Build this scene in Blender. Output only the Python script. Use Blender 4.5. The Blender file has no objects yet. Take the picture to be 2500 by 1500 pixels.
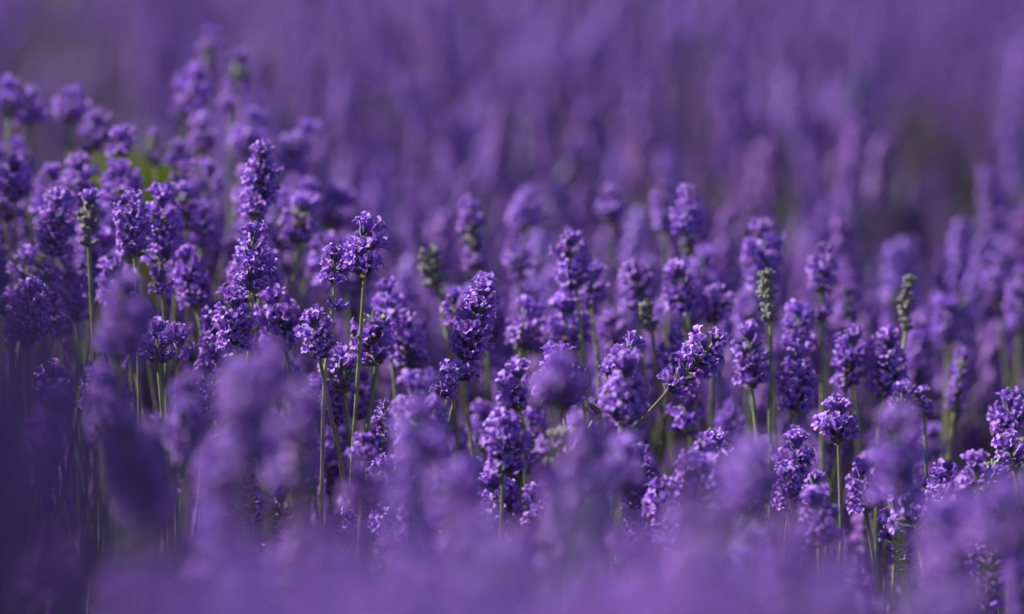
import bpy, math, random, re
import numpy as np
from mathutils import Vector, Matrix, Quaternion

random.seed(7)
rng = np.random.default_rng(11)
sc = bpy.context.scene
col = sc.collection

# ------------------------------------------------------------------ camera, sky, sun
CAM = Vector((0.0, 0.0, 0.75))
PITCH = 0.07
F_MM, FOCUS, FSTOP = 180.0, 3.0, 3.4
cd = bpy.data.cameras.new('camera'); cam = bpy.data.objects.new('camera', cd); col.objects.link(cam)
cam.location = CAM; cam.rotation_euler = (math.pi/2 - PITCH, 0, 0)
cd.lens = F_MM; cd.sensor_width = 36.0; cd.clip_start = 0.05; cd.clip_end = 1500
cd.dof.use_dof = True; cd.dof.focus_distance = FOCUS; cd.dof.aperture_fstop = FSTOP
cd.dof.aperture_blades = 9
sc.camera = cam

SUN_EL, SUN_AZ = math.radians(41), math.radians(-72)      # azimuth from +Y (view direction), negative = left
w = bpy.data.worlds.new('World'); sc.world = w; w.use_nodes = True
nt = w.node_tree; bgn = nt.nodes['Background']
sky = nt.nodes.new('ShaderNodeTexSky'); sky.sky_type = 'NISHITA'; sky.sun_disc = False
sky.sun_elevation = SUN_EL; sky.sun_rotation = SUN_AZ
nt.links.new(sky.outputs[0], bgn.inputs[0]); bgn.inputs[1].default_value = 0.05
sl = bpy.data.lights.new('sun', 'SUN'); sl.energy = 5.0; sl.angle = math.radians(0.55); sl.color = (1, 0.95, 0.87)
so = bpy.data.objects.new('sun', sl); col.objects.link(so)
sdir = Vector((math.sin(SUN_AZ)*math.cos(SUN_EL), math.cos(SUN_AZ)*math.cos(SUN_EL), math.sin(SUN_EL)))
so.rotation_euler = sdir.to_track_quat('Z', 'Y').to_euler(); so.location = (-3, 3, 5)
sc.view_settings.view_transform = 'Standard'; sc.view_settings.look = 'None'
sc.view_settings.exposure = 1.15; sc.view_settings.gamma = 1.0; sc.view_settings.use_curve_mapping = False
sc.cycles.use_denoising = True
sc.cycles.max_bounces = 6; sc.cycles.diffuse_bounces = 3; sc.cycles.transmission_bounces = 3
sc.cycles.caustics_reflective = False; sc.cycles.caustics_refractive = False

S = 12500.0
def at(px, py, Y):
    """world point on the vertical plane y=Y seen at photo pixel (px,py) of the 2473x1484 view"""
    u = (px/0.9892 - 1250)/S; v = -(py/0.9892 - 750)/S
    c, s = math.cos(PITCH), math.sin(PITCH)
    d = Vector((u, c + v*s, -s + v*c))
    return CAM + d*(Y/d.y)
def ground_z(x, y):
    return float(np.interp(y, [3.2, 4, 5, 7, 9, 12, 14, 60], [0, .045, .08, .13, .18, .25, .27, -1.0]))

# ------------------------------------------------------------------ materials
def mat(name, c1, c2, rough=0.6, trans=0.0, rand=0.25, hue=0.02, scale=900.0, spec=0.3, sheen=0.0, attr=False, rim=None):
    m = bpy.data.materials.new(name); m.use_nodes = True
    n = m.node_tree.nodes; l = m.node_tree.links
    b = n['Principled BSDF']; out = n['Material Output']
    b.inputs['Roughness'].default_value = rough
    b.inputs['Specular IOR Level'].default_value = spec
    if sheen: b.inputs['Sheen Weight'].default_value = sheen
    tc = n.new('ShaderNodeTexCoord'); nz = n.new('ShaderNodeTexNoise'); nz.inputs['Scale'].default_value = scale
    nz.inputs['Detail'].default_value = 3
    l.new(tc.outputs['Object'], nz.inputs['Vector'])
    rp = n.new('ShaderNodeValToRGB'); rp.color_ramp.elements[0].position = 0.35; rp.color_ramp.elements[1].position = 0.68
    rp.color_ramp.elements[0].color = (*c1, 1); rp.color_ramp.elements[1].color = (*c2, 1)
    l.new(nz.outputs['Fac'], rp.inputs['Fac'])
    hs = n.new('ShaderNodeHueSaturation')
    if attr:
        src = n.new('ShaderNodeAttribute'); src.attribute_name = 'tone'; so_ = src.outputs['Fac']
    else:
        src = n.new('ShaderNodeObjectInfo'); so_ = src.outputs['Random']
    mr = n.new('ShaderNodeMapRange'); mr.inputs['To Min'].default_value = 1-rand; mr.inputs['To Max'].default_value = 1+rand
    mh = n.new('ShaderNodeMapRange'); mh.inputs['To Min'].default_value = 0.5+hue; mh.inputs['To Max'].default_value = 0.5-hue
    l.new(so_, mr.inputs['Value']); l.new(so_, mh.inputs['Value'])
    l.new(mr.outputs[0], hs.inputs['Value']); l.new(mh.outputs[0], hs.inputs['Hue']); l.new(rp.outputs[0], hs.inputs['Color'])
    cout = hs.outputs[0]
    if rim:
        ra = n.new('ShaderNodeAttribute'); ra.attribute_name = 'rim'
        mxc = n.new('ShaderNodeMix'); mxc.data_type = 'RGBA'; mxc.inputs[7].default_value = (*rim, 1)
        pw = n.new('ShaderNodeMath'); pw.operation = 'MULTIPLY'; pw.inputs[1].default_value = .38
        l.new(ra.outputs['Fac'], pw.inputs[0]); l.new(pw.outputs[0], mxc.inputs[0]); l.new(cout, mxc.inputs[6]); cout = mxc.outputs[2]
    l.new(cout, b.inputs['Base Color'])
    if trans:
        t = n.new('ShaderNodeBsdfTranslucent'); l.new(cout, t.inputs['Color'])
        mx = n.new('ShaderNodeMixShader'); mx.inputs[0].default_value = trans
        l.new(b.outputs[0], mx.inputs[1]); l.new(t.outputs[0], mx.inputs[2]); l.new(mx.outputs[0], out.inputs['Surface'])
    return m
PETAL_A, PETAL_B = (0.19, 0.055, 0.46), (0.44, 0.195, 0.80)
M_petal = mat('petal_violet', PETAL_A, PETAL_B, 0.62, 0.24, 0.2, 0.008, 700, 0.2, 0.3, rim=(.66, .43, .92))
M_petal_far = mat('petal_violet_field', (.145, .045, .34), (.315, .122, .575), 0.6, 0.16, 0.3, 0.018, 300, 0.3, 0.2, attr=True)
M_calyx = mat('calyx_violet_grey', (0.055, 0.035, 0.15), (0.15, 0.11, 0.26), 0.7, 0.12, 0.2, 0.02, 500, 0.3, 0.4)
M_dry = mat('calyx_dry_grey', (0.09, 0.085, 0.13), (0.34, 0.33, 0.33), 0.8, 0.15, 0.15, 0.01, 450, 0.2, 0.4)
M_stalk = mat('stalk_green', (0.16, 0.18, 0.08), (0.33, 0.33, 0.18), 0.5, 0.0, 0.2, 0.01, 120, 0.4, 0.2)
M_bract = mat('bract_straw', (0.22, 0.15, 0.07), (0.38, 0.31, 0.16), 0.7, 0.3, 0.2, 0.01, 300, 0.2)
M_leaf = mat('lavender_leaf', (0.032, 0.042, 0.026), (0.07, 0.08, 0.05), 0.6, 0.2, 0.25, 0.01, 60, 0.3, 0.2, attr=True)
M_grass = mat('grass_green', (0.07, 0.10, 0.008), (0.13, 0.165, 0.012), 0.5, 0.35, 0.2, 0.01, 30, 0.3, attr=True)

# ------------------------------------------------------------------ small mesh pieces (metres)
class MB:
    def __init__(s): s.v = []; s.f = []; s.m = []; s.r = []
    def add(s, v, f, m=0, rim=None):
        o = len(s.v); s.r += list(rim) if rim else [0.0]*len(v); s.v += [tuple(p) for p in v]; s.f += [tuple(i+o for i in q) for q in f]; s.m += [m]*len(f)
    def xf(s, other, M):
        o = len(s.v); s.v += [tuple(M @ Vector(p)) for p in other.v]
        s.f += [tuple(i+o for i in q) for q in other.f]; s.m += other.m; s.r += other.r
    def mesh(s, name, mats, smooth=True):
        me = bpy.data.meshes.new(name); me.from_pydata(s.v, [], s.f)
        for q in mats: me.materials.append(q)
        me.polygons.foreach_set('material_index', s.m)
        me.polygons.foreach_set('use_smooth', [smooth]*len(s.f)); me.update()
        at_ = me.attributes.new('rim', 'FLOAT', 'POINT'); at_.data.foreach_set('value', s.r)
        return me
mm = 0.001
def floret_mb(r, openness):
    """corolla: short tube with two tall upper lobes and three spreading lower lobes; +Z outward, +Y up"""
    b = MB(); n = 5
    prof = [(0, .7), (2.0, .95), (3.4, 1.35)]
    v = []; 
    for z, rad in prof:
        for k in range(n):
            a = 2*math.pi*k/n; v.append((math.cos(a)*rad*mm, math.sin(a)*rad*mm, z*mm))
    f = [(j*n+k, j*n+(k+1)%n, (j+1)*n+(k+1)%n, (j+1)*n+k) for j in range(2) for k in range(n)]
    b.add(v, f)
    lobes = [(62, 2.9, 2.2, .35), (118, 2.9, 2.2, .35), (200, 2.1, 1.7, .9), (270, 2.4, 1.9, 1.05), (340, 2.1, 1.7, .9)]
    for ang, L, W, sp in lobes:
        a = math.radians(ang + r.uniform(-9, 9)); L *= r.uniform(.85, 1.2)*(.55+.45*openness); W *= r.uniform(.85, 1.15)
        sp = sp*openness + r.uniform(-.15, .15)
        d = Vector((math.cos(a), math.sin(a), 0)); t = Vector((-math.sin(a), math.cos(a), 0)); z = Vector((0, 0, 1))
        p = d*1.15*mm + z*3.3*mm; th = sp*0.6; rows = []
        for i, (wd) in enumerate([.62, 1.0, .92, .35]):
            cup = .25*wd*W*mm
            rows.append((p + t*wd*W*.5*mm + (z)*cup*r.uniform(.2, 1.3), p - d*cup*.4, p - t*wd*W*.5*mm + z*cup*r.uniform(.2, 1.3)))
            step = L*mm/3; p = p + (d*math.sin(th) + z*math.cos(th))*step; th += .55*openness + r.uniform(-.15, .25)
        v = [q for row in rows for q in row]
        f = [(j*3+k, j*3+k+1, (j+1)*3+k+1, (j+1)*3+k) for j in range(3) for k in range(2)]
        b.add(v, f, 0, [.35, 0, .35, .6, 0, .6, .9, .3, .9, 1, 1, 1])
    return b
def calyx_mb(r, L=5.2, n=6):
    b = MB(); v = []
    prof = [(0, .45), (.25, 1.0), (.6, 1.25), (.9, 1.05), (1.0, .85)]
    for z, rad in prof:
        for k in range(n):
            a = 2*math.pi*k/n; rr = rad*(1.1 if k % 2 else .85)
            zz = z*L*(1.06 if (z == 1 and k % 2) else 1)
            v.append((math.cos(a)*rr*mm, math.sin(a)*rr*mm, zz*mm))
    f = [(j*n+k, j*n+(k+1)%n, (j+1)*n+(k+1)%n, (j+1)*n+k) for j in range(len(prof)-1) for k in range(n)]
    v.append((0, 0, L*.97*mm)); e = len(v)-1
    f += [((len(prof)-1)*n+k, (len(prof)-1)*n+(k+1)%n, e) for k in range(n)]
    b.add(v, f); return b
def bud_mb(r):
    b = MB(); v = []; n = 5
    for z, rad in [(0, .8), (1.2, 1.1), (2.2, .9), (2.9, .3)]:
        for k in range(n):
            a = 2*math.pi*k/n; v.append((math.cos(a)*rad*mm, math.sin(a)*rad*mm, z*mm))
    f = [(j*n+k, j*n+(k+1)%n, (j+1)*n+(k+1)%n, (j+1)*n+k) for j in range(3) for k in range(n)] + [(15, 16, 17, 18, 19)]
    b.add(v, f); return b
def bract_mb(r, L=6):
    b = MB()
    b.add([(0, 0, 0), (1.9*mm, .6*mm, L*.4*mm), (-1.9*mm, .6*mm, L*.4*mm), (0, 0, L*.45*mm), (.0, .8*mm, L*mm)],
          [(0, 1, 3), (0, 3, 2), (1, 4, 3), (3, 4, 2)]); return b
def orient(az, tilt, r0, z0, roll=0, s=1.0):
    """+Z points outward at tilt from vertical, local +Y up"""
    d = Vector((math.cos(az)*math.sin(tilt), math.sin(az)*math.sin(tilt), math.cos(tilt)))
    up = Vector((-math.cos(az)*math.cos(tilt), -math.sin(az)*math.cos(tilt), math.sin(tilt)))
    x = up.cross(d)
    M = Matrix((x, up, d)).transposed().to_4x4()
    M.translation = Vector((math.cos(az)*r0, math.sin(az)*r0, z0))
    return M @ Matrix.Rotation(roll, 4, 'Z') @ Matrix.Scale(s, 4)

florets = []
for k in range(8):
    r = random.Random(100+k); florets.append(floret_mb(r, [1, .9, 1.1, .6, 1, .8, 1.15, .4][k]))
floret_me = [f.mesh('floret', [M_petal]) for f in florets]

def whorl_spec(seed, style):
    """list of calyx matrices and floret (variant, matrix) for one whorl; style: full / tip / half / dry"""
    r = random.Random(seed); cal = []; flo = []; buds = []; br = []
    n = {'full': 10, 'tip': 8, 'half': 9, 'dry': 9}[style]
    a0 = r.uniform(0, 6.28)
    for k in range(n):
        az = a0 + 2*math.pi*k/n + r.uniform(-.2, .2)
        if style == 'tip': tilt = math.radians(r.uniform(5, 42)); z0 = r.uniform(-.5, 2.5)*mm; r0 = 1.0*mm
        elif style == 'dry': tilt = math.radians(r.uniform(22, 66)); z0 = r.uniform(-2, 2)*mm; r0 = 1.2*mm
        else: tilt = math.radians(r.uniform(40, 74)); z0 = (r.uniform(-2.2, 0) if k % 2 else r.uniform(.4, 2.2))*mm; r0 = 1.2*mm
        s = r.uniform(.85, 1.12)*(1.3 if style == 'dry' else 1)
        M = orient(az, tilt, r0, z0, r.uniform(-.4, .4), s); cal.append(M)
        p = {'full': .9, 'tip': .85, 'half': .45, 'dry': .0}[style]
        Mf = M @ Matrix.Translation((0, 0, 3.6*mm)) @ Matrix.Scale(1.38, 4)
        if r.random() < p: flo.append((r.randrange(8), Mf @ Matrix.Rotation(r.uniform(-.25, .25), 4, 'X') @ Matrix.Rotation(r.uniform(-.5, .5), 4, 'Z')))
        elif style != 'dry' and r.random() < .6: buds.append(Mf)
    for k in range(2 if style != 'tip' else 0):
        br.append(orient(a0 + k*math.pi, math.radians(r.uniform(55, 80)), 1*mm, -2.6*mm, 0, r.uniform(.8, 1.1)))
    return cal, flo, buds, br
whorls = {}
for style, cnt in (('full', 7), ('tip', 4), ('half', 5), ('dry', 4)):
    L = []
    for k in range(cnt):
        cal, flo, buds, br = whorl_spec(hash((len(style), k)) % 9999 + k*17, style)
        r = random.Random(k); base = MB(); body = MB()
        cm = 0
        for M in cal: base.xf(calyx_mb(r), M)
        for M in buds:
            q = bud_mb(r); q.m = [2]*len(q.m); base.xf(q, M)
        for M in br:
            q = bract_mb(r); q.m = [1]*len(q.m); base.xf(q, M)
        body.r = list(base.r); body.v = list(base.v); body.f = list(base.f); body.m = list(base.m)
        for vi, M in flo:
            q = MB(); q.r = florets[vi].r; q.v = florets[vi].v; q.f = florets[vi].f; q.m = [2]*len(q.f); body.xf(q, M)
        mats = [M_dry if style == 'dry' else M_calyx, M_bract, M_petal]
        L.append((base.mesh('whorl', mats), flo, body.mesh('whorl', mats)))
    whorls[style] = L

# ------------------------------------------------------------------ one flower spike
def bez(p, t):
    q = list(p)
    while len(q) > 1: q = [q[i].lerp(q[i+1], t) for i in range(len(q)-1)]
    return q[0]
counts = {}
def stalk_mesh(pts, r0=1.9*mm, r1=1.35*mm, leaf=None):
    b = MB(); n = 4; v = []
    N = len(pts)
    for i, p in enumerate(pts):
        t = (pts[min(i+1, N-1)] - pts[max(i-1, 0)]).normalized()
        x = t.orthogonal().normalized(); y = t.cross(x); rr = r0 + (r1-r0)*i/(N-1)
        for k in range(n): v.append(p + (x*math.cos(k*math.pi/2) + y*math.sin(k*math.pi/2))*rr)
    b.add(v, [(j*n+k, j*n+(k+1)%n, (j+1)*n+(k+1)%n, (j+1)*n+k) for j in range(N-1) for k in range(n)])
    return b.mesh('stalk', [M_stalk])

def spike(top, base, R, label, group=None, style='full', via=None, detail=True, gap=0, seed=0, dry_low=False):
    """top/base of the flower head, R head radius; the stalk runs on to the ground"""
    r = random.Random(seed*31 + 5)
    top = Vector(top); base = Vector(base); ax = (top - base); L = ax.length; ax.normalize()
    gz = 0.0
    lean = Vector((ax.x, ax.y, 0))
    if via is None:
        root = Vector((base.x - lean.x*.35 + r.uniform(-.03, .03), base.y - lean.y*.2 + r.uniform(-.03, .03), 0))
        mid = base - ax*.12
    else:
        via = Vector(via); d = (via - base); root = via + Vector((d.x*.9, d.y*.3, 0)); root.z = 0; mid = via + (via-base)*.25
    root.z = ground_z(root.x, root.y) - .01
    low = Vector((root.x*.8 + mid.x*.2, root.y*.8 + mid.y*.2, root.z*.6 + mid.z*.4))
    if via is None: ctrl = [root, low, mid, base]; bow = None
    else: ctrl = [root, low, mid, via, base] if False else [root, low, mid, base]
    e = bpy.data.objects.new('lavender_spike', None); col.objects.link(e); e.location = root
    e.empty_display_size = .01
    e['label'] = label; e['category'] = 'lavender flower'
    if group: e['group'] = group
    bend = Vector((r.uniform(-1, 1), r.uniform(-1, 1), 0))*L*.06
    def axis(t):           # t 0..1 from base to top, slight bow
        return base.lerp(top, t) + bend*math.sin(math.pi*t)
    if via is None: run = [bez(ctrl, i/9) - root for i in range(10)]
    else:
        v2 = via + (via-base)*.45
        run = [bez([root, Vector((root.x, root.y, root.z*.5+v2.z*.5)), v2, via], i/7) - root for i in range(8)] + [via.lerp(base, .5) - root, base - root]
    pts = run + [axis(.25)-root, axis(.5)-root, axis(.75)-root, axis(.93)-root]
    st = bpy.data.objects.new('stalk', stalk_mesh(pts)); col.objects.link(st); st.parent = e
    s = R/(9.3*mm)
    sp = 6.9*mm*(s**.8)
    n = max(1, round((L - 4*mm*s)/sp))
    sp = (L - 6*mm*s)/max(n, 1)
    ts = [(i + .35)*sp/L for i in range(n)]
    if gap: ts[0] -= gap/L
    q = ax.to_track_quat('Z', 'Y')
    for i, t in enumerate(ts):
        last = (i == len(ts)-1)
        stl = style
        if style == 'mixed': stl = r.choice(['half', 'half', 'full', 'dry'])
        if style == 'dry': stl = 'dry'
        if style == 'full' and r.random() < .15: stl = 'half'
        if dry_low and i < n*.5: stl = 'dry'
        if last and stl != 'dry': stl = 'tip'
        base_me, flo, full_me = r.choice(whorls[stl])
        f = (1.0 + .10*math.sin(math.pi*min(1, t*1.2)) - .22*max(0, t-.75)*2)*r.uniform(.9, 1.08)*s
        o = bpy.data.objects.new('whorl', base_me if detail else full_me); col.objects.link(o); o.parent = e
        tl = q @ Quaternion((0, 0, 1), r.uniform(0, 6.28)) @ Quaternion((1, 0, 0), r.uniform(-.16, .16))
        o.rotation_mode = 'QUATERNION'; o.rotation_quaternion = tl
        o.location = axis(t) - root; o.scale = (f, f, f*r.uniform(.9, 1.1))
        if detail:
            for vi, M in flo:
                c = bpy.data.objects.new('floret', floret_me[vi]); col.objects.link(c); c.parent = o
                c.matrix_local = M
    return e

# ------------------------------------------------------------------ ground
def ground():
    ys = [-60, -20, -6, -2, 0] + [i*.25 for i in range(1, 80)] + [22, 26, 32, 40, 50, 60, 90, 200, 700]
    xs = [-700, -200, -60, -20, -8] + [i*.25 for i in range(-16, 17)] + [8, 20, 60, 200, 700]
    v = [(x, y, ground_z(x, y) + (.012*math.sin(x*9+y*5)*math.sin(y*7) if abs(x) < 5 and -1 < y < 20 else 0)) for y in ys for x in xs]
    nx = len(xs)
    f = [(j*nx+i, j*nx+i+1, (j+1)*nx+i+1, (j+1)*nx+i) for j in range(len(ys)-1) for i in range(nx-1)]
    me = bpy.data.meshes.new('ground'); me.from_pydata(v, [], f)
    m = mat('soil', (0.03, 0.022, 0.018), (0.07, 0.052, 0.04), .95, 0, .05, 0, 18, .1); me.materials.append(m)
    o = bpy.data.objects.new('ground', me); col.objects.link(o); o['kind'] = 'structure'
ground()

# ------------------------------------------------------------------ numpy batch meshes for the uncountable rest
def batch(name, V, F, mats, midx, tone, smooth=True):
    me = bpy.data.meshes.new(name); nv = len(V); nf = len(F)
    me.vertices.add(nv); me.vertices.foreach_set('co', V.astype(np.float32).ravel())
    me.loops.add(nf*3); me.loops.foreach_set('vertex_index', F.astype(np.int32).ravel())
    me.polygons.add(nf); me.polygons.foreach_set('loop_start', np.arange(0, nf*3, 3, dtype=np.int32))
    me.polygons.foreach_set('loop_total', np.full(nf, 3, np.int32))
    for q in mats: me.materials.append(q)
    me.polygons.foreach_set('material_index', midx.astype(np.int32))
    me.update(calc_edges=True)
    a = me.attributes.new('tone', 'FLOAT', 'POINT'); a.data.foreach_set('value', tone.astype(np.float32))
    o = bpy.data.objects.new(name, me); col.objects.link(o); o['kind'] = 'stuff'
    return o
def lowpoly_spike(seed):
    """light copy of a spike: head 50 mm, stalk below to -1 (scaled later). returns V,F,mat ; z in metres from head base"""
    r = random.Random(seed); V = []; F = []; Mi = []
    def tri(a, b, c, m):
        o = len(V); V.extend([a, b, c]); F.append((o, o+1, o+2)); Mi.append(m)
    H = .046; n = 7
    for w_ in range(n):          # dark inner column of calyces
        z0, z1 = H*w_/n - .001, H*(w_+.9)/n
        for i in range(4):
            a, b_ = i*math.pi/2 + w_, (i+1)*math.pi/2 + w_
            A = np.array([math.cos(a)*.0042, math.sin(a)*.0042, z1]); B = np.array([math.cos(b_)*.0042, math.sin(b_)*.0042, z1])
            tri(A, np.array([0, 0, z0]), B, 1)
    for w_ in range(n):
        z = H*(w_+.3)/n; k = 6
        for i in range(k):
            a = r.uniform(-.3, .3) + 2*math.pi*i/k + w_*.5
            d = np.array([math.cos(a), math.sin(a), 0]); t = np.array([-math.sin(a), math.cos(a), 0]); up = np.array([0, 0, 1.])
            ri = .0015; ro = (.0085*(1-.25*(w_ == n-1)))*r.uniform(.85, 1.15); zz = z + r.uniform(-.001, .002)
            root = d*ri + up*(zz-.003); c = d*ro + up*(zz+.003)
            hw = .0032
            tri(root, c + t*hw*.7 - up*.001, c - t*hw*.7 - up*.001, 1 if r.random() < .5 else 0)
            A = c - t*hw - up*.0005; B = c + t*hw; T_ = c + up*.0045 - d*.0018; D = c - up*.0038 + d*.0004
            tri(A, B, T_, 0); tri(B, A, D, 0)
    return np.array(V), np.array(F), np.array(Mi), H
LP = [lowpoly_spike(k) for k in range(10)]
M_calyx_far = mat('calyx_field', (0.055, 0.035, 0.15), (0.14, 0.10, 0.26), .7, .12, .2, .02, 300, .3, .3, attr=True)
M_stalk_far = mat('stalk_field', (0.05, 0.065, 0.03), (0.12, 0.13, 0.07), .55, 0, .2, .01, 60, .3, .2, attr=True)

acc = {'V': [], 'F': [], 'M': [], 'T': [], 'n': 0}
def put_low(x, y, ztop, s=1.0, lean=(0, 0), tone=.5, k=0):
    V, F, Mi, H = LP[k % 10]
    if k % 13 == 4: Mi = np.ones_like(Mi)          # a spent spike, only calyces left
    a = (k*2.399) % 6.283; ca, sa = math.cos(a), math.sin(a)
    W = np.empty_like(V)
    W[:, 0] = (V[:, 0]*ca - V[:, 1]*sa)*s; W[:, 1] = (V[:, 0]*sa + V[:, 1]*ca)*s; W[:, 2] = V[:, 2]*s*1.05
    W[:, 0] += W[:, 2]*lean[0]; W[:, 1] += W[:, 2]*lean[1]
    bz = ztop - H*s; W += np.array([x, y, bz])
    gz = ground_z(x, y); h = bz - gz
    r = .0012
    b = [np.array([x - lean[0]*h*.7, y - lean[1]*h*.7, gz]), np.array([x - lean[0]*h*.35, y - lean[1]*h*.35, gz + h*.5]), np.array([x, y, bz+.01])]
    sv = []; offs = [(r, 0, 0), (-r*.5, r*.87, 0), (-r*.5, -r*.87, 0)]
    for p in b:
        for o in offs: sv.append(p + np.array(o))
    sf = []
    for j in range(2):
        for i in range(3):
            a0, a1, b0, b1 = j*3+i, j*3+(i+1) % 3, (j+1)*3+i, (j+1)*3+(i+1) % 3
            sf += [(a0, a1, b1), (a0, b1, b0)]
    n0 = acc['n']
    acc['V'] += [W, np.array(sv)]; acc['F'] += [F + n0, np.array(sf) + n0 + len(W)]
    acc['M'] += [Mi, np.full(len(sf), 2)]; acc['T'].append(np.full(len(W)+9, tone)); acc['n'] += len(W)+9

def top_height(x, y):
    """height of the flower tops over the field"""
    ys = [0, 1.0, 1.5, 2.0, 2.7, 3.3, 4.0, 5.0, 7, 9, 12]
    zs = [.62, .60, .57, .545, .53, .535, .585, .625, .682, .735, .81]
    z = float(np.interp(y, ys, zs))
    z += .012*math.sin(x*3.1 + y*1.3) + .010*math.sin(x*7.7 - y*2.1 + 1)
    return z
def px_of(x, y, z):
    d = Vector((x, y, z)) - CAM; c, s = math.cos(PITCH), math.sin(PITCH)
    dep = d.y*c - d.z*s; up = d.y*s + d.z*c
    return (1250 + S*d.x/dep)*.9892, (750 - S*up/dep)*.9892

def in_gap(x, y):
    X, _ = px_of(x, y, .55)
    if 290 < X < 430 and 3.45 < y < 5.4: return True
    if 2120 < X < 2400 and 3.75 < y < 6.6: return 3
    if X < 340 and 4.2 < y < 7: return 3 if X > -40 else 0
    if 870 < X < 980 and 4.3 < y < 5.2: return 3
    if X > 2400 and 4.2 < y < 5.2: return rng.random() < .7
    if 1560 < X < 1760 and 4.2 < y < 5.2: return rng.random() < .55
    if 60 < X < 330 and 7 < y < 10: return rng.random() < .6
    return False
N = 0
def scatter(y0, y1, dens, margin, sfac=1.0, jit=.022, zoff=0.0):
    global N
    hw0 = .1*y0*margin + .1; hw1 = .1*y1*margin + .1
    area = (hw0+hw1)*(y1-y0); cnt = int(area*dens)
    for i in range(cnt):
        y = y0 + (y1-y0)*math.sqrt(rng.random()*(1-(hw0/hw1)**2) + (hw0/hw1)**2) if False else rng.uniform(y0, y1)
        hw = hw0 + (hw1-hw0)*(y-y0)/(y1-y0)
        x = rng.uniform(-hw, hw)
        # plants stand in clumps
        cl = math.sin(x*11 + 3*math.sin(y*4))*math.sin(y*9 + 2*math.sin(x*6))
        if rng.random() > .74 + .34*cl: continue
        dip = 0
        if y > 3.5:               # bushes with gaps between them
            hb = math.sin(x*5.3 + 1.7*math.sin(y*2.3))*math.sin(y*4.1 + 1.3*math.sin(x*3.7) + .7)
            if hb < -.3: dip = rng.uniform(.04, .1)
            X0, _ = px_of(x, y, .55)
            hc = math.sin(x*13 + 2.1*math.sin(y*3.1))*math.sin(y*7.3 + 1.9*math.sin(x*8))
            if hc < -.25: dip += rng.uniform(.02, .07)
            X0, _ = px_of(x, y, .55)
            if X0 > 1950 and y < 4.6: dip += .03 + (.025 if X0 > 2200 else 0)
            if y > 6 and X0 > 2080: dip += .04
            if y > 6 and X0 < 700 and rng.random() < .4: dip += .05
        drop = 0
        X0, _ = px_of(x, y, .55)
        if X0 < 560 and y < 7: drop = rng.uniform(.06, .13) if y < 6 else .05
        g_ = in_gap(x, y)
        if g_:
            if rng.random() < (.5 if g_ == 3 else .6): continue
            drop = rng.uniform(.10, .2) if g_ == 3 else rng.uniform(.10, .2)
        zt = top_height(x, y) + zoff - drop - dip + rng.normal(0, jit) - (.0 if rng.random() < .6 else rng.uniform(.02, .09))
        put_low(x, y, zt, sfac*rng.uniform(.85, 1.25), (rng.normal(0, .2), rng.normal(0, .15)), rng.random(), N); N += 1
scatter(3.55, 4.5, 900, 1.5, 1.0, .034)
scatter(3.4, 4.3, 500, 1.3, 1.0, .03, -.09)
scatter(2.75, 3.4, 420, 1.3, 1.0, .03, -.17)
scatter(4.5, 6.5, 620, 1.35, 1.05, .03)
scatter(6.5, 9.0, 330, 1.3, 1.1, .035)
scatter(1.75, 2.6, 190, 1.1, 1.0, .03, -.05)
scatter(9.0, 12.0, 120, 1.3, 1.3, .03)
for i in range(1300):          # unseen taller bush, added beyond the left edge to cast shade
    y = rng.uniform(.75, 3.5); x = -.1*y*1.03 - .13 - .22*rng.random() - .02*y
    put_low(x, y, rng.uniform(.62, 1) * float(np.interp(y, [.7, 1.0, 1.05, 1.7, 2.2, 3.5], [.74, .74, .70, .70, .82, .84])), rng.uniform(1, 1.3), (rng.normal(0, .15), rng.normal(0, .15)), rng.random(), N); N += 1
for i in range(420):          # its nearest stems, added out of view to shade the near left spikes
    y = rng.uniform(.70, .95); x = -.1*y*1.03 - .042 - .11*rng.random()
    put_low(x, y, rng.uniform(.62, .82), rng.uniform(1, 1.3), (rng.normal(0, .15), rng.normal(0, .15)), rng.random(), N); N += 1
for i in range(85):          # the nearest, wholly blurred ones
    y = rng.uniform(1.0, 1.4); X = rng.uniform(300, 2200)
    e = float(np.interp(X, [200, 500, 900, 1200, 1500, 1650, 1850, 2050, 2300], [1420, 1320, 1280, 1330, 1280, 1180, 1220, 1340, 1500]))
    p = at(X, e + rng.uniform(150, 700), y)
    put_low(p.x, p.y, p.z, rng.uniform(1, 1.2), (rng.normal(0, .12), rng.normal(0, .1)), rng.random(), N); N += 1
print('low spikes', N, 'tris', sum(len(f) for f in acc['F']))
V = np.concatenate(acc['V']); F = np.concatenate(acc['F']); Mi = np.concatenate(acc['M']); T = np.concatenate(acc['T'])
o = batch('lavender_flowers', V, F, [M_petal_far, M_calyx_far, M_stalk_far], Mi, T)
o['label'] = 'blurred purple mass of countless lavender flowers filling the rest of the field'; o['category'] = 'lavender field'

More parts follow.
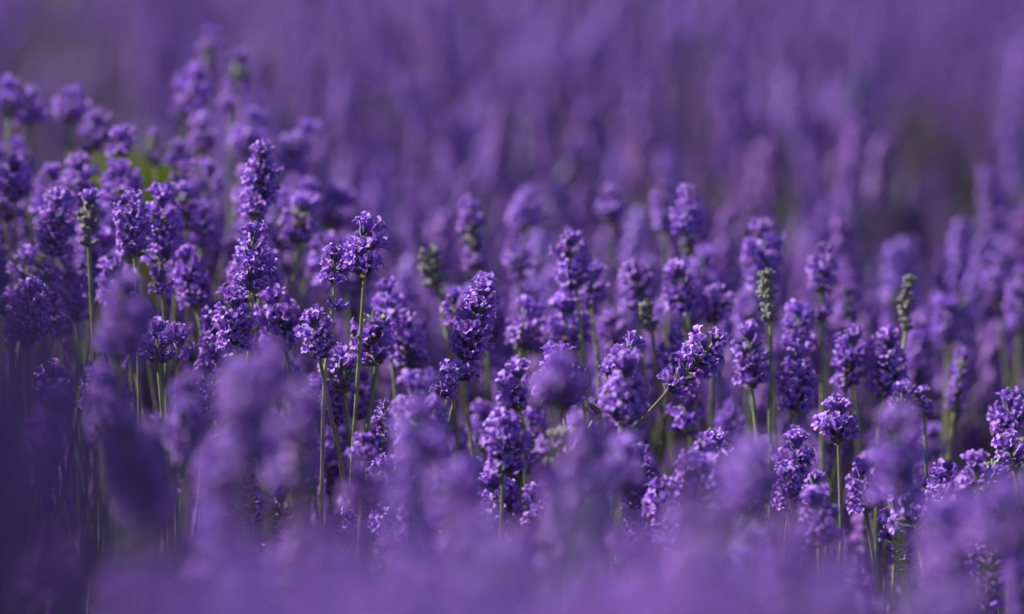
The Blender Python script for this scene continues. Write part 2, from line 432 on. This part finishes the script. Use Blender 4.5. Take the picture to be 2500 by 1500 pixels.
# foliage: narrow grey-green leaves low among the stems
def blades(name, n, gen, material, segs=2):
    Vs = []; Fs = []; Ts = []; c = 0
    for i in range(n):
        g = gen()
        if g is None: continue
        p, d, L, wd, tone = g
        p = np.array(p, float); d = np.array(d, float); d /= np.linalg.norm(d)
        t = np.cross(d, [rng.normal(), rng.normal(), rng.normal()]); t /= np.linalg.norm(t)+1e-9
        m = p + d*L*.5 + np.array([0, 0, L*.04]); e = p + d*L + np.array([0, 0, -L*.12])
        Vs.append(np.array([p, m + t*wd, m - t*wd, e])); Fs.append(np.array([(0, 1, 2), (2, 1, 3)]) + c); Ts.append(np.full(4, tone)); c += 4
    V = np.concatenate(Vs); F = np.concatenate(Fs)
    return batch(name, V, F, [material], np.zeros(len(F)), np.concatenate(Ts))
def gen_leaf():
    y = 1.2 + 8.5*rng.random()**1.2; hw = .14*y + .15; x = rng.uniform(-hw, hw)
    z = ground_z(x, y) + .02 + .27*rng.random()
    a = rng.uniform(0, 6.283); el = rng.uniform(.5, 1.4)
    return (x, y, z), (math.cos(a)*math.cos(el), math.sin(a)*math.cos(el), math.sin(el)), rng.uniform(.03, .06), .0016*(1+y*.15), rng.random()
o = blades('lavender_foliage', 42000, gen_leaf, M_leaf)
o['label'] = 'grey green narrow leaves low down among the lavender stalks'; o['category'] = 'foliage'
def gen_grass():
    k = rng.random()
    if k < .62:
        X = rng.normal(378, 42); y = rng.uniform(3.9, 5.0); top = rng.uniform(262, 450)
    elif k < .66:
        X = rng.normal(2480, 25); y = rng.uniform(4.2, 5.0); top = rng.uniform(260, 450)
    elif k < .93:
        X = rng.normal(290, 60); y = rng.uniform(4.6, 5.5); top = rng.uniform(240, 420)
    else:
        X = rng.normal(1650, 130); y = rng.uniform(4.7, 5.4); top = rng.uniform(290, 400)
    p = at(X, top, y); L = rng.uniform(.18, .35)
    a = rng.uniform(0, 6.283); el = rng.uniform(1.2, 1.5)
    d = (math.cos(a)*math.cos(el), math.sin(a)*math.cos(el), math.sin(el))
    return (p.x - d[0]*L, p.y, max(p.z - L, 0)), d, L, .0028, rng.random()
o = blades('grass_tufts', 3600, gen_grass, M_grass)
o['label'] = 'yellow green grass glimpsed blurred among the flowers, brightest behind the left bank of spikes'; o['category'] = 'grass'

# ------------------------------------------------------------------ the individual spikes
# (top x, top y, base x, base y, width, distance, style, extra, label)
P = [
 (628,355,616,528,74,3.10,'full',{}, 'tall narrow violet spike with pale tip rising highest among the sharp flowers'),
 (614,545,610,712,84,3.02,'full',{'via':(598,900)}, 'full violet spike directly below and in front of the tallest sharp spike'),
 (558,700,562,862,82,2.96,'full',{}, 'bushy violet spike low to the left of the green stalk under the tallest spike'),
 (655,695,690,850,88,3.06,'full',{}, 'broad violet spike leaning left, right of the stalk under the tallest spike'),
 (878,542,880,670,84,3.02,'full',{'via':(850,1120)}, 'bright ruffled violet spike with pale upright florets atop a long green stalk'),
 (815,606,808,705,60,3.00,'full',{'via':(785,900),'gap':.012}, 'smaller violet spike touching the bright ruffled one on its left'),
 (750,755,772,865,74,2.97,'full',{}, 'dark rimmed violet spike with crisp ruffles, leftmost of the sharp central cluster'),
 (820,835,832,950,72,3.03,'mixed',{}, 'half open violet spike low between the two long green stalks'),
 (928,680,938,778,70,3.14,'full',{}, 'soft violet spike just right of the long stalk under the bright ruffled spike'),
 (905,740,908,885,92,3.04,'mixed',{'via':(885,1050)}, 'wide loose violet spike with straw bracts below the bright ruffled spike'),
 (985,765,1000,905,98,3.13,'full',{}, 'broad pale violet spike standing right of the central cluster'),
 (1175,680,1112,905,82,3.00,'full',{'via':(1060,1130),'gap':.004}, 'long sharp violet spike leaning right over a pale double stalk'),
 (1172,678,1150,745,80,3.06,'full',{}, 'short violet spike peeping out behind the tip of the long leaning spike'),
 (1085,895,1062,960,56,2.98,'full',{}, 'small violet spike tucked left of the base of the long leaning spike'),
 (1136,482,1156,655,58,3.26,'mixed',{}, 'slim faded violet spike standing alone with a kink above the leaning spike'),
 (1040,592,1058,700,72,3.20,'dry',{'via':(1092,880)}, 'grey green dry spike without petals left of the kinked faded spike'),
 (1095,700,1106,792,62,3.12,'full',{}, 'small violet spike between the grey dry spike and the long leaning spike'),
 (1248,572,1255,682,64,3.28,'mixed',{}, 'small dark faded spike right of the kinked faded spike'),
 (1376,556,1392,702,72,3.15,'full',{}, 'violet spike with dark core and white tipped crown, taller of the leaning pair'),
 (1438,648,1428,735,72,3.17,'full',{'via':(1446,880)}, 'rounded violet spike leaning against the right of the white crowned one'),
 (1534,646,1542,750,74,3.20,'full',{}, 'round violet spike with a dark centre at mid height left of the grey tuft'),
 (1658,448,1660,622,58,3.22,'mixed',{}, 'tall dark faded spike standing alone high right of centre'),
 (1634,636,1652,762,78,3.15,'full',{}, 'violet spike beneath the tall dark faded spike'),
 (1722,690,1722,782,74,3.16,'full',{}, 'round pinkish violet spike right of the one beneath the tall dark spike'),
 (1366,720,1386,850,98,3.15,'full',{}, 'wide violet spike with a straw coloured hollow below the white crowned pair'),
 (1272,728,1258,850,84,3.14,'full',{}, 'violet spike with a dry seam down its middle below the small dark faded spike'),
 (1475,752,1482,842,72,3.22,'full',{}, 'soft violet spike right of the stalk under the leaning pair'),
 (1745,800,1612,948,84,3.01,'full',{'via':(1400,1180)}, 'sharp violet spike lying diagonally on a slanting pale stalk'),
 (1545,818,1472,925,70,2.99,'mixed',{'via':(1455,960)}, 'grey green and violet spike leaning right left of the diagonal spike'),
 (1462,948,1442,1000,58,3.00,'dry',{'via':(1415,1050)}, 'open fan of pale calyces on a short slanting stalk'),
 (1842,538,1850,700,74,3.22,'full',{}, 'tall violet spike with pale crown right of centre behind a grey dry spike'),
 (1855,638,1862,780,58,3.10,'dry',{'via':(1860,950)}, 'grey dry spike with straw bracts in front of the tall pale crowned spike'),
 (1992,590,1985,732,58,3.20,'full',{'via':(1986,1000),'gap':.012}, 'slender violet spike on a straight bare stalk with a separate lower ring'),
 (2040,680,2050,790,58,3.28,'mixed',{}, 'faded pinkish spike right of the slender spike on a bare stalk'),
 (2205,652,2188,805,46,3.14,'dry',{'via':(2172,900)}, 'thin grey green dry spike standing alone at right'),
 (1808,783,1816,940,74,3.09,'full',{'via':(1832,1100)}, 'full violet spike left of the grey dry stem with straw bracts'),
 (1930,738,1926,850,72,3.14,'full',{}, 'upper violet spike behind the stacked pale spike right of the dry stem'),
 (1920,830,1922,1000,82,3.09,'full',{}, 'long pale violet spike with lumpy rings left of the straight bare stalk'),
 (2058,790,2040,942,76,3.12,'full',{}, 'violet spike with dark gaps right of the straight bare stalk'),
 (2145,800,2128,962,86,3.12,'mixed',{'via':(2120,1100)}, 'violet spike with a dry grey lower half under the thin dry spike'),
 (2328,842,2304,1000,48,3.20,'mixed',{'via':(2288,1150)}, 'narrow dark spike on an arched green stalk at far right'),
 (2022,974,2026,1072,86,2.95,'full',{}, 'round bright violet spike low down beneath the one with dark gaps'),
 (1246,868,1256,992,88,3.07,'full',{}, 'violet spike with white petal tips below the spike with the dry seam'),
 (1352,840,1362,990,96,3.02,'full',{}, 'large dark violet spike below the one with the straw hollow'),
 (1640,795,1622,905,80,3.13,'full',{}, 'violet spike half hidden behind the diagonal spike'),
 (1512,868,1500,1020,92,2.88,'full',{}, 'soft violet spike in front of the fan of pale calyces'),
 (1000,915,1012,1100,108,2.84,'full',{}, 'soft broad violet spike in front of the double stalk'),
 (1215,1000,1214,1150,92,2.90,'full',{}, 'soft violet spike right of the pale double stalk'),
 (1365,1018,1350,1150,98,2.82,'mixed',{}, 'blurred greyish violet spike low in front of the slanting stalk'),
 (920,958,926,1100,46,2.98,'half',{}, 'thin sparse spike with ringed florets seen sharp between the green stalks'),
 (926,1106,922,1172,60,2.97,'half',{}, 'little sharp spike with star shaped lower ring near the foot of the green stalks'),
 (885,1048,880,1115,60,2.90,'full',{}, 'small soft spike at the foot of the long green stalks'),
 (800,925,812,1032,60,3.05,'full',{}, 'small violet spike low between the green stalks and the blurred foreground'),
 (2435,948,2446,1055,88,3.06,'full',{}, 'bright violet spike cut by the right edge above a darker one'),
 (2438,1062,2452,1135,72,2.96,'half',{}, 'crisp dark violet spike with grey calyces at the right edge'),
 (1700,1058,1696,1165,84,2.90,'full',{}, 'violet spike emerging from the foreground haze below the diagonal spike'),
 (1900,1128,1910,1205,50,2.93,'full',{}, 'small spike rising from the haze left of the low stalk bundle'),
 (1972,1140,1976,1240,62,2.93,'full',{}, 'narrow violet spike beside the low stalk bundle'),
 (2072,1118,2092,1240,72,2.94,'full',{}, 'violet spike above the fan of low bare stalks'),
 (2268,1138,2276,1232,60,2.96,'half',{}, 'dark crisp spike with white tips between two blurred spikes low at right'),
 (2175,1278,2186,1392,60,2.97,'full',{}, 'lowest sharp violet spike right of the bare stalk bundle'),
 (2195,1180,2212,1275,92,2.92,'full',{}, 'dark violet spike half covered by the big blurred one at right'),
 (2345,1100,2360,1180,84,2.90,'full',{}, 'rounded spike with pale outline left of the right edge'),
 (290,308,300,378,78,3.24,'full',{}, 'round violet spike standing clear in front of the green patch'),
 (284,388,292,512,88,3.20,'full',{}, 'broad violet spike right under the round one by the green patch'),
 (215,458,214,600,66,3.09,'mixed',{'via':(232,980)}, 'dark pointed spike on a long bare stalk at left'),
 (318,455,326,622,70,3.07,'full',{}, 'violet spike with bright ruffled crown left of its broader twin'),
 (385,462,392,640,86,3.10,'full',{}, 'broad dark sided violet spike right of its bright crowned neighbour'),
 (390,648,394,712,64,3.06,'half',{'via':(402,900)}, 'small violet ring head on a dark green stalk below the broad twin'),
 (152,468,128,622,86,3.12,'full',{}, 'wide violet spike at left leaning right'),
 (450,448,452,560,58,3.20,'mixed',{}, 'small dark spike left of the tallest sharp spike'),
 (490,500,484,600,62,3.22,'full',{}, 'soft small spike between the broad twin and the tallest spike'),
 (282,620,286,752,92,2.88,'full',{}, 'blurred pale spike below the bright crowned left spike'),
 (372,780,382,880,78,3.00,'full',{}, 'low violet spike behind the dark green stalk at left'),
 (432,800,430,872,78,3.04,'full',{}, 'low dark violet spike right of the dark green stalk at left'),
 (32,385,36,492,66,3.20,'full',{}, 'violet spike near the left edge below three blurred ones'),
 (2230,940,2232,1010,50,3.08,'full',{}, 'small twin spike, right one, above the big blurred spike at right'),
 (2186,925,2176,1000,52,3.08,'full',{}, 'small twin spike, left one, above the big blurred spike at right'),
 (1562,715,1574,805,58,3.12,'dry',{}, 'grey green tuft of dry calyces between two round violet spikes'),
 # blurred behind
 (516,72,500,205,46,3.78,'mixed',{}, 'topmost blurred spike, pale left side and dark right side, high at left'),
 (478,165,448,300,72,3.62,'full',{}, 'bulky blurred violet spike under the topmost one'),
 (585,125,574,235,56,3.74,'mixed',{}, 'blurred hooked spike with a dark middle right of the topmost one'),
 (622,268,590,400,66,3.58,'full',{}, 'blurred violet spike leaning right directly behind the tallest sharp spike'),
 (752,298,690,415,62,3.60,'full',{}, 'strongly leaning blurred spike right of the tallest sharp spike'),
 (492,278,490,372,58,3.55,'full',{}, 'blurred violet spike below the bulky one at left'),
 (168,210,166,302,62,3.52,'full',{}, 'round topped blurred spike against the dark gap at left'),
 (76,218,76,302,56,3.50,'full',{}, 'middle of three round topped blurred spikes at the left edge'),
 (24,198,22,285,58,3.50,'full',{}, 'leftmost of three round topped blurred spikes at the left edge'),
 (230,275,218,372,66,3.48,'full',{}, 'blurred spike with notched top left of the green patch'),
 (370,312,376,402,40,3.50,'mixed',{}, 'thin blurred spike standing within the green patch'),
 (826,468,790,552,88,3.56,'full',{}, 'blurred arched spike with a dark hollow right of the tallest sharp spike'),
 (745,440,738,535,66,3.50,'full',{}, 'blurred spike left of the arched one with a dark hollow'),
 (556,245,556,285,56,3.70,'full',{}, 'small blurred flower ring under the hooked spike'),
 (505,390,500,460,62,3.46,'full',{}, 'blurred violet spike between the green patch and the tallest sharp spike'),
 (425,345,430,410,56,3.50,'full',{}, 'pale blurred flower head at the right margin of the green patch'),
 (1272,455,1264,555,58,3.62,'full',{}, 'blurred violet spike behind the small dark faded spike'),
 (1480,462,1478,545,56,3.62,'full',{}, 'blurred spike midway between white crowned and tall dark spikes'),
 (1604,435,1608,570,48,3.55,'full',{}, 'blurred twin close behind the tall dark faded spike'),
 (2468,640,2462,800,60,3.40,'full',{}, 'blurred spike at the right edge above the bright cut one'),
 (2290,720,2288,830,62,3.45,'full',{}, 'blurred dark violet spike right of the thin grey dry spike'),
 # blurred in front
 (302,665,290,880,98,2.52,'full',{}, 'big blurred violet spike in front of the left stalks'),
 (1345,855,1342,985,96,2.55,'full',{}, 'greyish blurred spike in front of the large dark violet one'),
 (1025,965,1022,1130,108,2.46,'full',{}, 'blurred round topped spike covering the lower middle left of the double stalk'),
 (652,848,652,965,98,2.50,'full',{}, 'blurred dark headed spike under the broad leaning one'),
 (562,872,572,985,90,2.42,'full',{}, 'blurred violet spike left of the dark headed one in front'),
 (740,948,728,1075,112,2.30,'full',{}, 'large blurred spike with bright round top in front of the green stalks'),
 (2168,1000,2172,1210,118,2.50,'full',{}, 'big dark blurred spike in front of the right hand stalks'),
 (1812,1078,1818,1230,128,2.30,'full',{}, 'wide blurred spike sinking into the haze right of centre'),
 (1105,1118,1092,1290,108,2.42,'full',{}, 'blurred leaning spike at the top of the central haze'),
 (2290,1222,2302,1460,150,2.28,'mixed',{}, 'huge blurred spike in ruffled tiers at lower right'),
 (2440,1165,2395,1350,155,2.24,'full',{}, 'huge dark blurred spike in the lower right corner'),
 (520,1225,530,1400,120,2.30,'full',{}, 'blurred spike low in front left of the central haze'),
 (1420,1365,1425,1480,130,2.35,'full',{}, 'round blurred spike at the bottom right of centre'),
 (1500,1075,1498,1200,92,2.62,'full',{}, 'soft spike behind the haze under the slanting stalk'),
 (250,950,255,1040,80,2.50,'full',{}, 'small blurred spike beneath the big blurred left spike'),
 (880,1130,880,1240,90,2.50,'full',{}, 'blurred spike in front of the foot of the green stalks'),
]
for i, (tx, ty, bx, by, wd, Y, style, ex, label) in enumerate(P):
    if Y > 3.4: Y = 3 + (Y-3)*.72; wd *= 1.12
    top = at(tx, ty, Y); base = at(bx, by, Y + random.Random(i).uniform(-.01, .01))
    ex = dict(ex)
    if 'via' in ex: ex['via'] = at(ex['via'][0], ex['via'][1], Y - .01)
    R = wd/2/.9892/S*Y
    spike(top, base, R, label, style=style, detail=abs(Y-3) < .14, seed=i, **ex)

HANDLE = {0: 'the tallest sharp spike', 3: 'the broad left leaning spike', 4: 'the bright ruffled spike', 6: 'the crisp dark rimmed spike', 10: 'the broad pale central spike',
 11: 'the long right leaning spike', 14: 'the kinked faded spike', 15: 'the grey dry spike left of centre', 17: 'the small dark faded spike', 18: 'the white crowned spike',
 20: 'the round dark centred spike', 21: 'the tall dark faded spike', 24: 'the spike with a straw hollow', 27: 'the diagonal spike', 29: 'the open fan of calyces', 30: 'the tall pale crowned spike',
 32: 'the slender bare stalked spike', 34: 'the thin dry spike at right', 35: 'the spike beside the dry stem', 37: 'the long lumpy ringed spike', 40: 'the dark arched stalk spike',
 41: 'the low round bright spike', 43: 'the large dark violet spike', 46: 'the broad soft spike by the double stalk', 49: 'the sparse ringed spike', 53: 'the bright edge cut spike',
 58: 'the spike above the bare stalks', 60: 'the lowest sharp spike', 63: 'the round spike by the green patch', 65: 'the long stalked left spike', 67: 'the broad dark sided twin',
 69: 'the wide far left spike', 72: 'the blurred pale left spike', 79: 'the topmost blurred spike', 83: 'the strongly leaning blurred spike', 90: 'the arched blurred spike'}
_apx = [(h, (P[i][0]+P[i][2])/2, (P[i][1]+P[i][3])/2, P[i][5]) for i, h in HANDLE.items()]
_used = {}; _slots = {}
def label_short(lab): return ' '.join(lab.split()[:16])
def place_label(X, Yp, dist, look):
    # say where a spike stands by the nearest named spike
    c = sorted(_apx, key=lambda q: (q[1]-X)**2 + (q[2]-Yp)**2)
    for h, ax_, ay_, ad_ in c[:9]:
        dx, dy = X-ax_, Yp-ay_; d = math.hypot(dx, dy)
        hz = 'left' if dx < 0 else 'right'
        if abs(dy) > 2.2*abs(dx): w_ = 'below' if dy > 0 else 'above'
        elif abs(dx) > 2.2*abs(dy): w_ = hz + ' of'
        else: w_ = ('below' if dy > 0 else 'above') + ' and ' + hz + ' of'
        far = 'just ' if d < 90 else ('' if d < 170 else 'well ')
        lab = f'{look} {far}{w_} {h}'
        lab = ' '.join(lab.split())
        if lab not in _used and len(re.findall(r"[A-Za-z0-9']+", lab)) <= 16:
            _used[lab] = 1; return lab
    return label_short(lab)

# unnamed neighbours: soft spikes filling the ranks
SKIPGREEN = True
def rank(n, y0, y1, x0, x1, t0, t1, label, group, wmin=.0082, wmax=.0105, mix=.28, seed=0, env=None, lean=.12):
    r = random.Random(seed); j = 0
    for i in range(n):
        X = x0 + (x1-x0)*(i + r.uniform(.1, .9))/n; Y = r.uniform(y0, y1)
        ty = r.uniform(t0, t1) + (env(X) if env else 0)
        if 322 < X < 432 and ty < 500: continue
        if Y > 3 and X < 300 and ty < 300: continue
        if Y < 2.6 and Y > 1.5 and 740 < X < 1680 and ty < 1190: continue
        top = at(X, ty, Y); L = r.uniform(.028, .052)*(1.12 if Y < 2.6 else 1)
        ln = Vector((r.gauss(0, lean), r.gauss(0, lean), 1)).normalized()
        stl = 'mixed' if r.random() < mix else 'full'; lab = label; R = r.uniform(wmin, wmax)
        if '%' in label:
            q = px_of(*(top - ln*L*.5))
            lk = ('patchy half faded' if stl == 'mixed' else 'stubby' if L < .032 else 'long' if L > .044 else 'leaning' if abs(ln.x) > .14 else 'plain violet')
            lab = place_label(q[0], q[1], Y, label.replace('%', lk))
        spike(top, top - ln*L, R, lab, group, stl,
              detail=abs(Y-3) < .07, seed=seed*100+i)
env_mid = lambda X: float(np.interp(X, [0, 300, 600, 800, 1000, 1300, 1700, 2000, 2473], [520, 620, 800, 950, 900, 950, 900, 950, 1000]))
rank(34, 2.95, 3.35, -20, 2490, 0, 160, '% spike in the middle ranks', 'spikes filling the middle ranks', seed=1, env=env_mid)
rank(28, 2.75, 3.20, -20, 2490, 180, 420, '% spike low', 'spikes in the lower ranks', seed=2, env=env_mid)
env_back = lambda X: float(np.interp(X, [0, 300, 600, 750, 900, 1300, 1700, 2000, 2473], [330, 420, 440, 520, 620, 640, 640, 640, 650]))
rank(36, 3.32, 3.6, -20, 2490, -40, 130, '% blurred spike behind,', 'blurred spikes right behind the sharp ones', seed=3, env=env_back)
env_f = lambda X: float(np.interp(X, [0, 200, 400, 800, 1200, 1500, 1700, 2000, 2200, 2473], [1250, 1120, 1080, 1120, 1230, 1260, 1180, 1200, 1330, 1330]))
rank(20, 1.7, 2.5, 150, 2490, 60, 260, '% strongly blurred spike', 'blurred spikes in the front rank', seed=4, env=env_f)
env_h = lambda X: float(np.interp(X, [200, 500, 900, 1200, 1500, 1650, 1850, 2050, 2300], [1460, 1360, 1330, 1370, 1310, 1200, 1230, 1380, 1540]))
rank(26, 1.0, 1.4, 330, 2200, 20, 300, 'lavender spike dissolved into the smooth purple haze along the bottom', 'spikes forming the foreground haze', seed=5, env=env_h, wmin=.009, wmax=.011)
rank(12, .70, .84, -280, 130, 580, 1050, 'dark lavender spike dissolved into the shadowy blur at the left edge', 'spikes forming the dark blur at the left edge', seed=6, wmin=.009, wmax=.011)

env_l = lambda X: float(np.interp(X, [-20, 200, 450, 700, 900], [320, 370, 380, 440, 640]))
rank(20, 3.2, 3.55, -20, 900, 0, 160, '% spike in the left bank', 'spikes crowding the left bank', seed=7, env=env_l, lean=.16)
rank(16, 3.04, 3.3, -20, 900, 150, 420, '% spike in the left bank', 'spikes crowding the left bank', seed=8, env=env_l, lean=.16)
env_lf = lambda X: float(np.interp(X, [100, 500, 900], [900, 850, 900]))
rank(10, 2.2, 2.7, 130, 900, 0, 240, '% strongly blurred spike', 'blurred spikes in the front rank', seed=9, env=env_lf, lean=.16)

rank(14, 2.88, 3.1, 850, 1750, 60, 260, '% spike low', 'spikes in the lower ranks', seed=10, env=lambda X: 1000, lean=.22)
